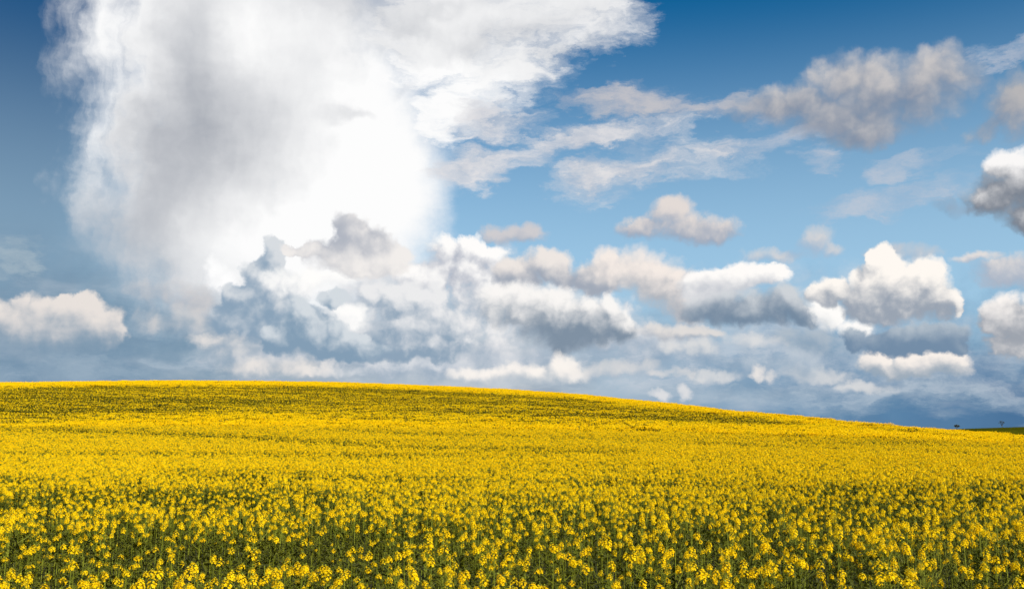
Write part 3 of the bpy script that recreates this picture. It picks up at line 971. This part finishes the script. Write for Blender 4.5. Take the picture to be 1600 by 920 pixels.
for i in order:
    root = bpy.data.objects.new('rapeseed_plant', None)
    root.location = (pp[i, 0], pp[i, 1], zz[i]); root.rotation_euler = (0, 0, rot[i]); root.scale = (1, 1, hgt[i])
    root['label'] = 'yellow flowering rapeseed plant standing in the nearest rows of the crop'
    root['category'] = 'plant'; root['group'] = 'nearest rapeseed plants'
    C.objects.link(root)
    st, hd, lf = PLANS[kind[i]]
    o = bpy.data.objects.new('stem', stem_me[kind[i]]); o.parent = root; C.objects.link(o)
    for w, p, rz, tl, sc_ in hd:
        o = bpy.data.objects.new('flower_head', head_me[w]); o.parent = root; o.matrix_local = head_mx(p, rz, tl, sc_); C.objects.link(o)
    for w, p, rz, pt, sc_ in lf:
        o = bpy.data.objects.new('leaf', leaf_me[w]); o.parent = root; o.matrix_local = leaf_mx(p, rz, pt, sc_); C.objects.link(o)

rest = np.ones(len(pp), bool); rest[order] = False
pos = [np.stack([pp[rest, 0], pp[rest, 1], zz[rest]], 1)]
kinds, rots = [kind[rest]], [rot[rest]]
scl = [np.stack([np.ones(rest.sum()), np.ones(rest.sum()), hgt[rest]], 1)]

# leafy undergrowth between the stems
y = 1.5
while y < 46:
    half = 0.56 * y + 4.0
    n = int(2 * half * 0.5 * 9)
    ux, uy = rng.uniform(-half, half, n), y + rng.uniform(0, 0.5, n)
    pos.append(np.stack([ux, uy, ground(ux, uy)], 1)); kinds.append(rng.integers(B0_, P0_, n)); rots.append(rng.uniform(0, 6.28, n))
    scl.append(np.stack([np.ones(n) * 1.1, np.ones(n) * 1.1, rng.uniform(0.8, 1.08, n)], 1))
    y += 0.5

# beyond that, squares of crop up and over the brow
qx, qy = [], []
y = Y_MIX - 1.0
while y < 1.1 * Y_CREST:
    half = 0.85 * y + 10
    xs = np.arange(-half, half, 0.95)
    qx.append(xs + rng.uniform(-0.3, 0.3, len(xs))); qy.append(y + rng.uniform(-0.6, 0.6, len(xs)))
    y += 0.8
qx, qy = np.concatenate(qx), np.concatenate(qy)
tq = thinness(qx, qy)
kq = P0_ + np.clip(np.round(tq * 5.2 + rng.normal(0, 0.5, len(qx))), 0, 5).astype(int)
pos.append(np.stack([qx, qy, ground(qx, qy)], 1)); kinds.append(kq); rots.append(rng.integers(0, 4, len(qx)) * (math.pi / 2) + rng.uniform(-0.2, 0.2, len(qx)))
hq = 1.0 - 0.20 * tq + rng.normal(0, 0.045, len(qx))
scl.append(np.stack([np.ones(len(qx)), np.ones(len(qx)), hq], 1))
pos, kinds, rots, scl = np.concatenate(pos), np.concatenate(kinds), np.concatenate(rots), np.concatenate(scl)

me = bpy.data.meshes.new('rapeseed_crop')
me.vertices.add(len(pos)); me.vertices.foreach_set('co', pos.astype(np.float32).ravel())
for nm, tp, dat in (('form', 'INT', kinds), ('turn', 'FLOAT', rots), ('grow', 'FLOAT_VECTOR', scl)):
    at = me.attributes.new(nm, tp, 'POINT')
    at.data.foreach_set('vector' if tp == 'FLOAT_VECTOR' else 'value', dat.astype(np.int32 if tp == 'INT' else np.float32).ravel())
crop = bpy.data.objects.new('rapeseed_crop', me); C.objects.link(crop)
crop['kind'] = 'stuff'; crop['category'] = 'crop'; crop['label'] = 'dense yellow rapeseed in flower covering the field up to the brow'

gt_ = bpy.data.node_groups.new('crop_scatter', 'GeometryNodeTree')
gt_.interface.new_socket('Geometry', in_out='INPUT', socket_type='NodeSocketGeometry')
gt_.interface.new_socket('Geometry', in_out='OUTPUT', socket_type='NodeSocketGeometry')
gi = gt_.nodes.new('NodeGroupInput'); go = gt_.nodes.new('NodeGroupOutput')
ci = gt_.nodes.new('GeometryNodeCollectionInfo'); ci.inputs['Collection'].default_value = proto
ci.inputs['Separate Children'].default_value = True; ci.inputs['Reset Children'].default_value = True
iop = gt_.nodes.new('GeometryNodeInstanceOnPoints'); iop.inputs['Pick Instance'].default_value = True


def attr(nm, tp):
    n = gt_.nodes.new('GeometryNodeInputNamedAttribute'); n.data_type = tp; n.inputs[0].default_value = nm
    return n.outputs[0]


cx = gt_.nodes.new('ShaderNodeCombineXYZ')
gt_.links.new(attr('turn', 'FLOAT'), cx.inputs[2])
gt_.links.new(gi.outputs[0], iop.inputs['Points']); gt_.links.new(ci.outputs[0], iop.inputs['Instance'])
gt_.links.new(attr('form', 'INT'), iop.inputs['Instance Index'])
gt_.links.new(cx.outputs[0], iop.inputs['Rotation']); gt_.links.new(attr('grow', 'FLOAT_VECTOR'), iop.inputs['Scale'])
gt_.links.new(iop.outputs[0], go.inputs[0])
md = crop.modifiers.new('scatter', 'NODES'); md.node_group = gt_
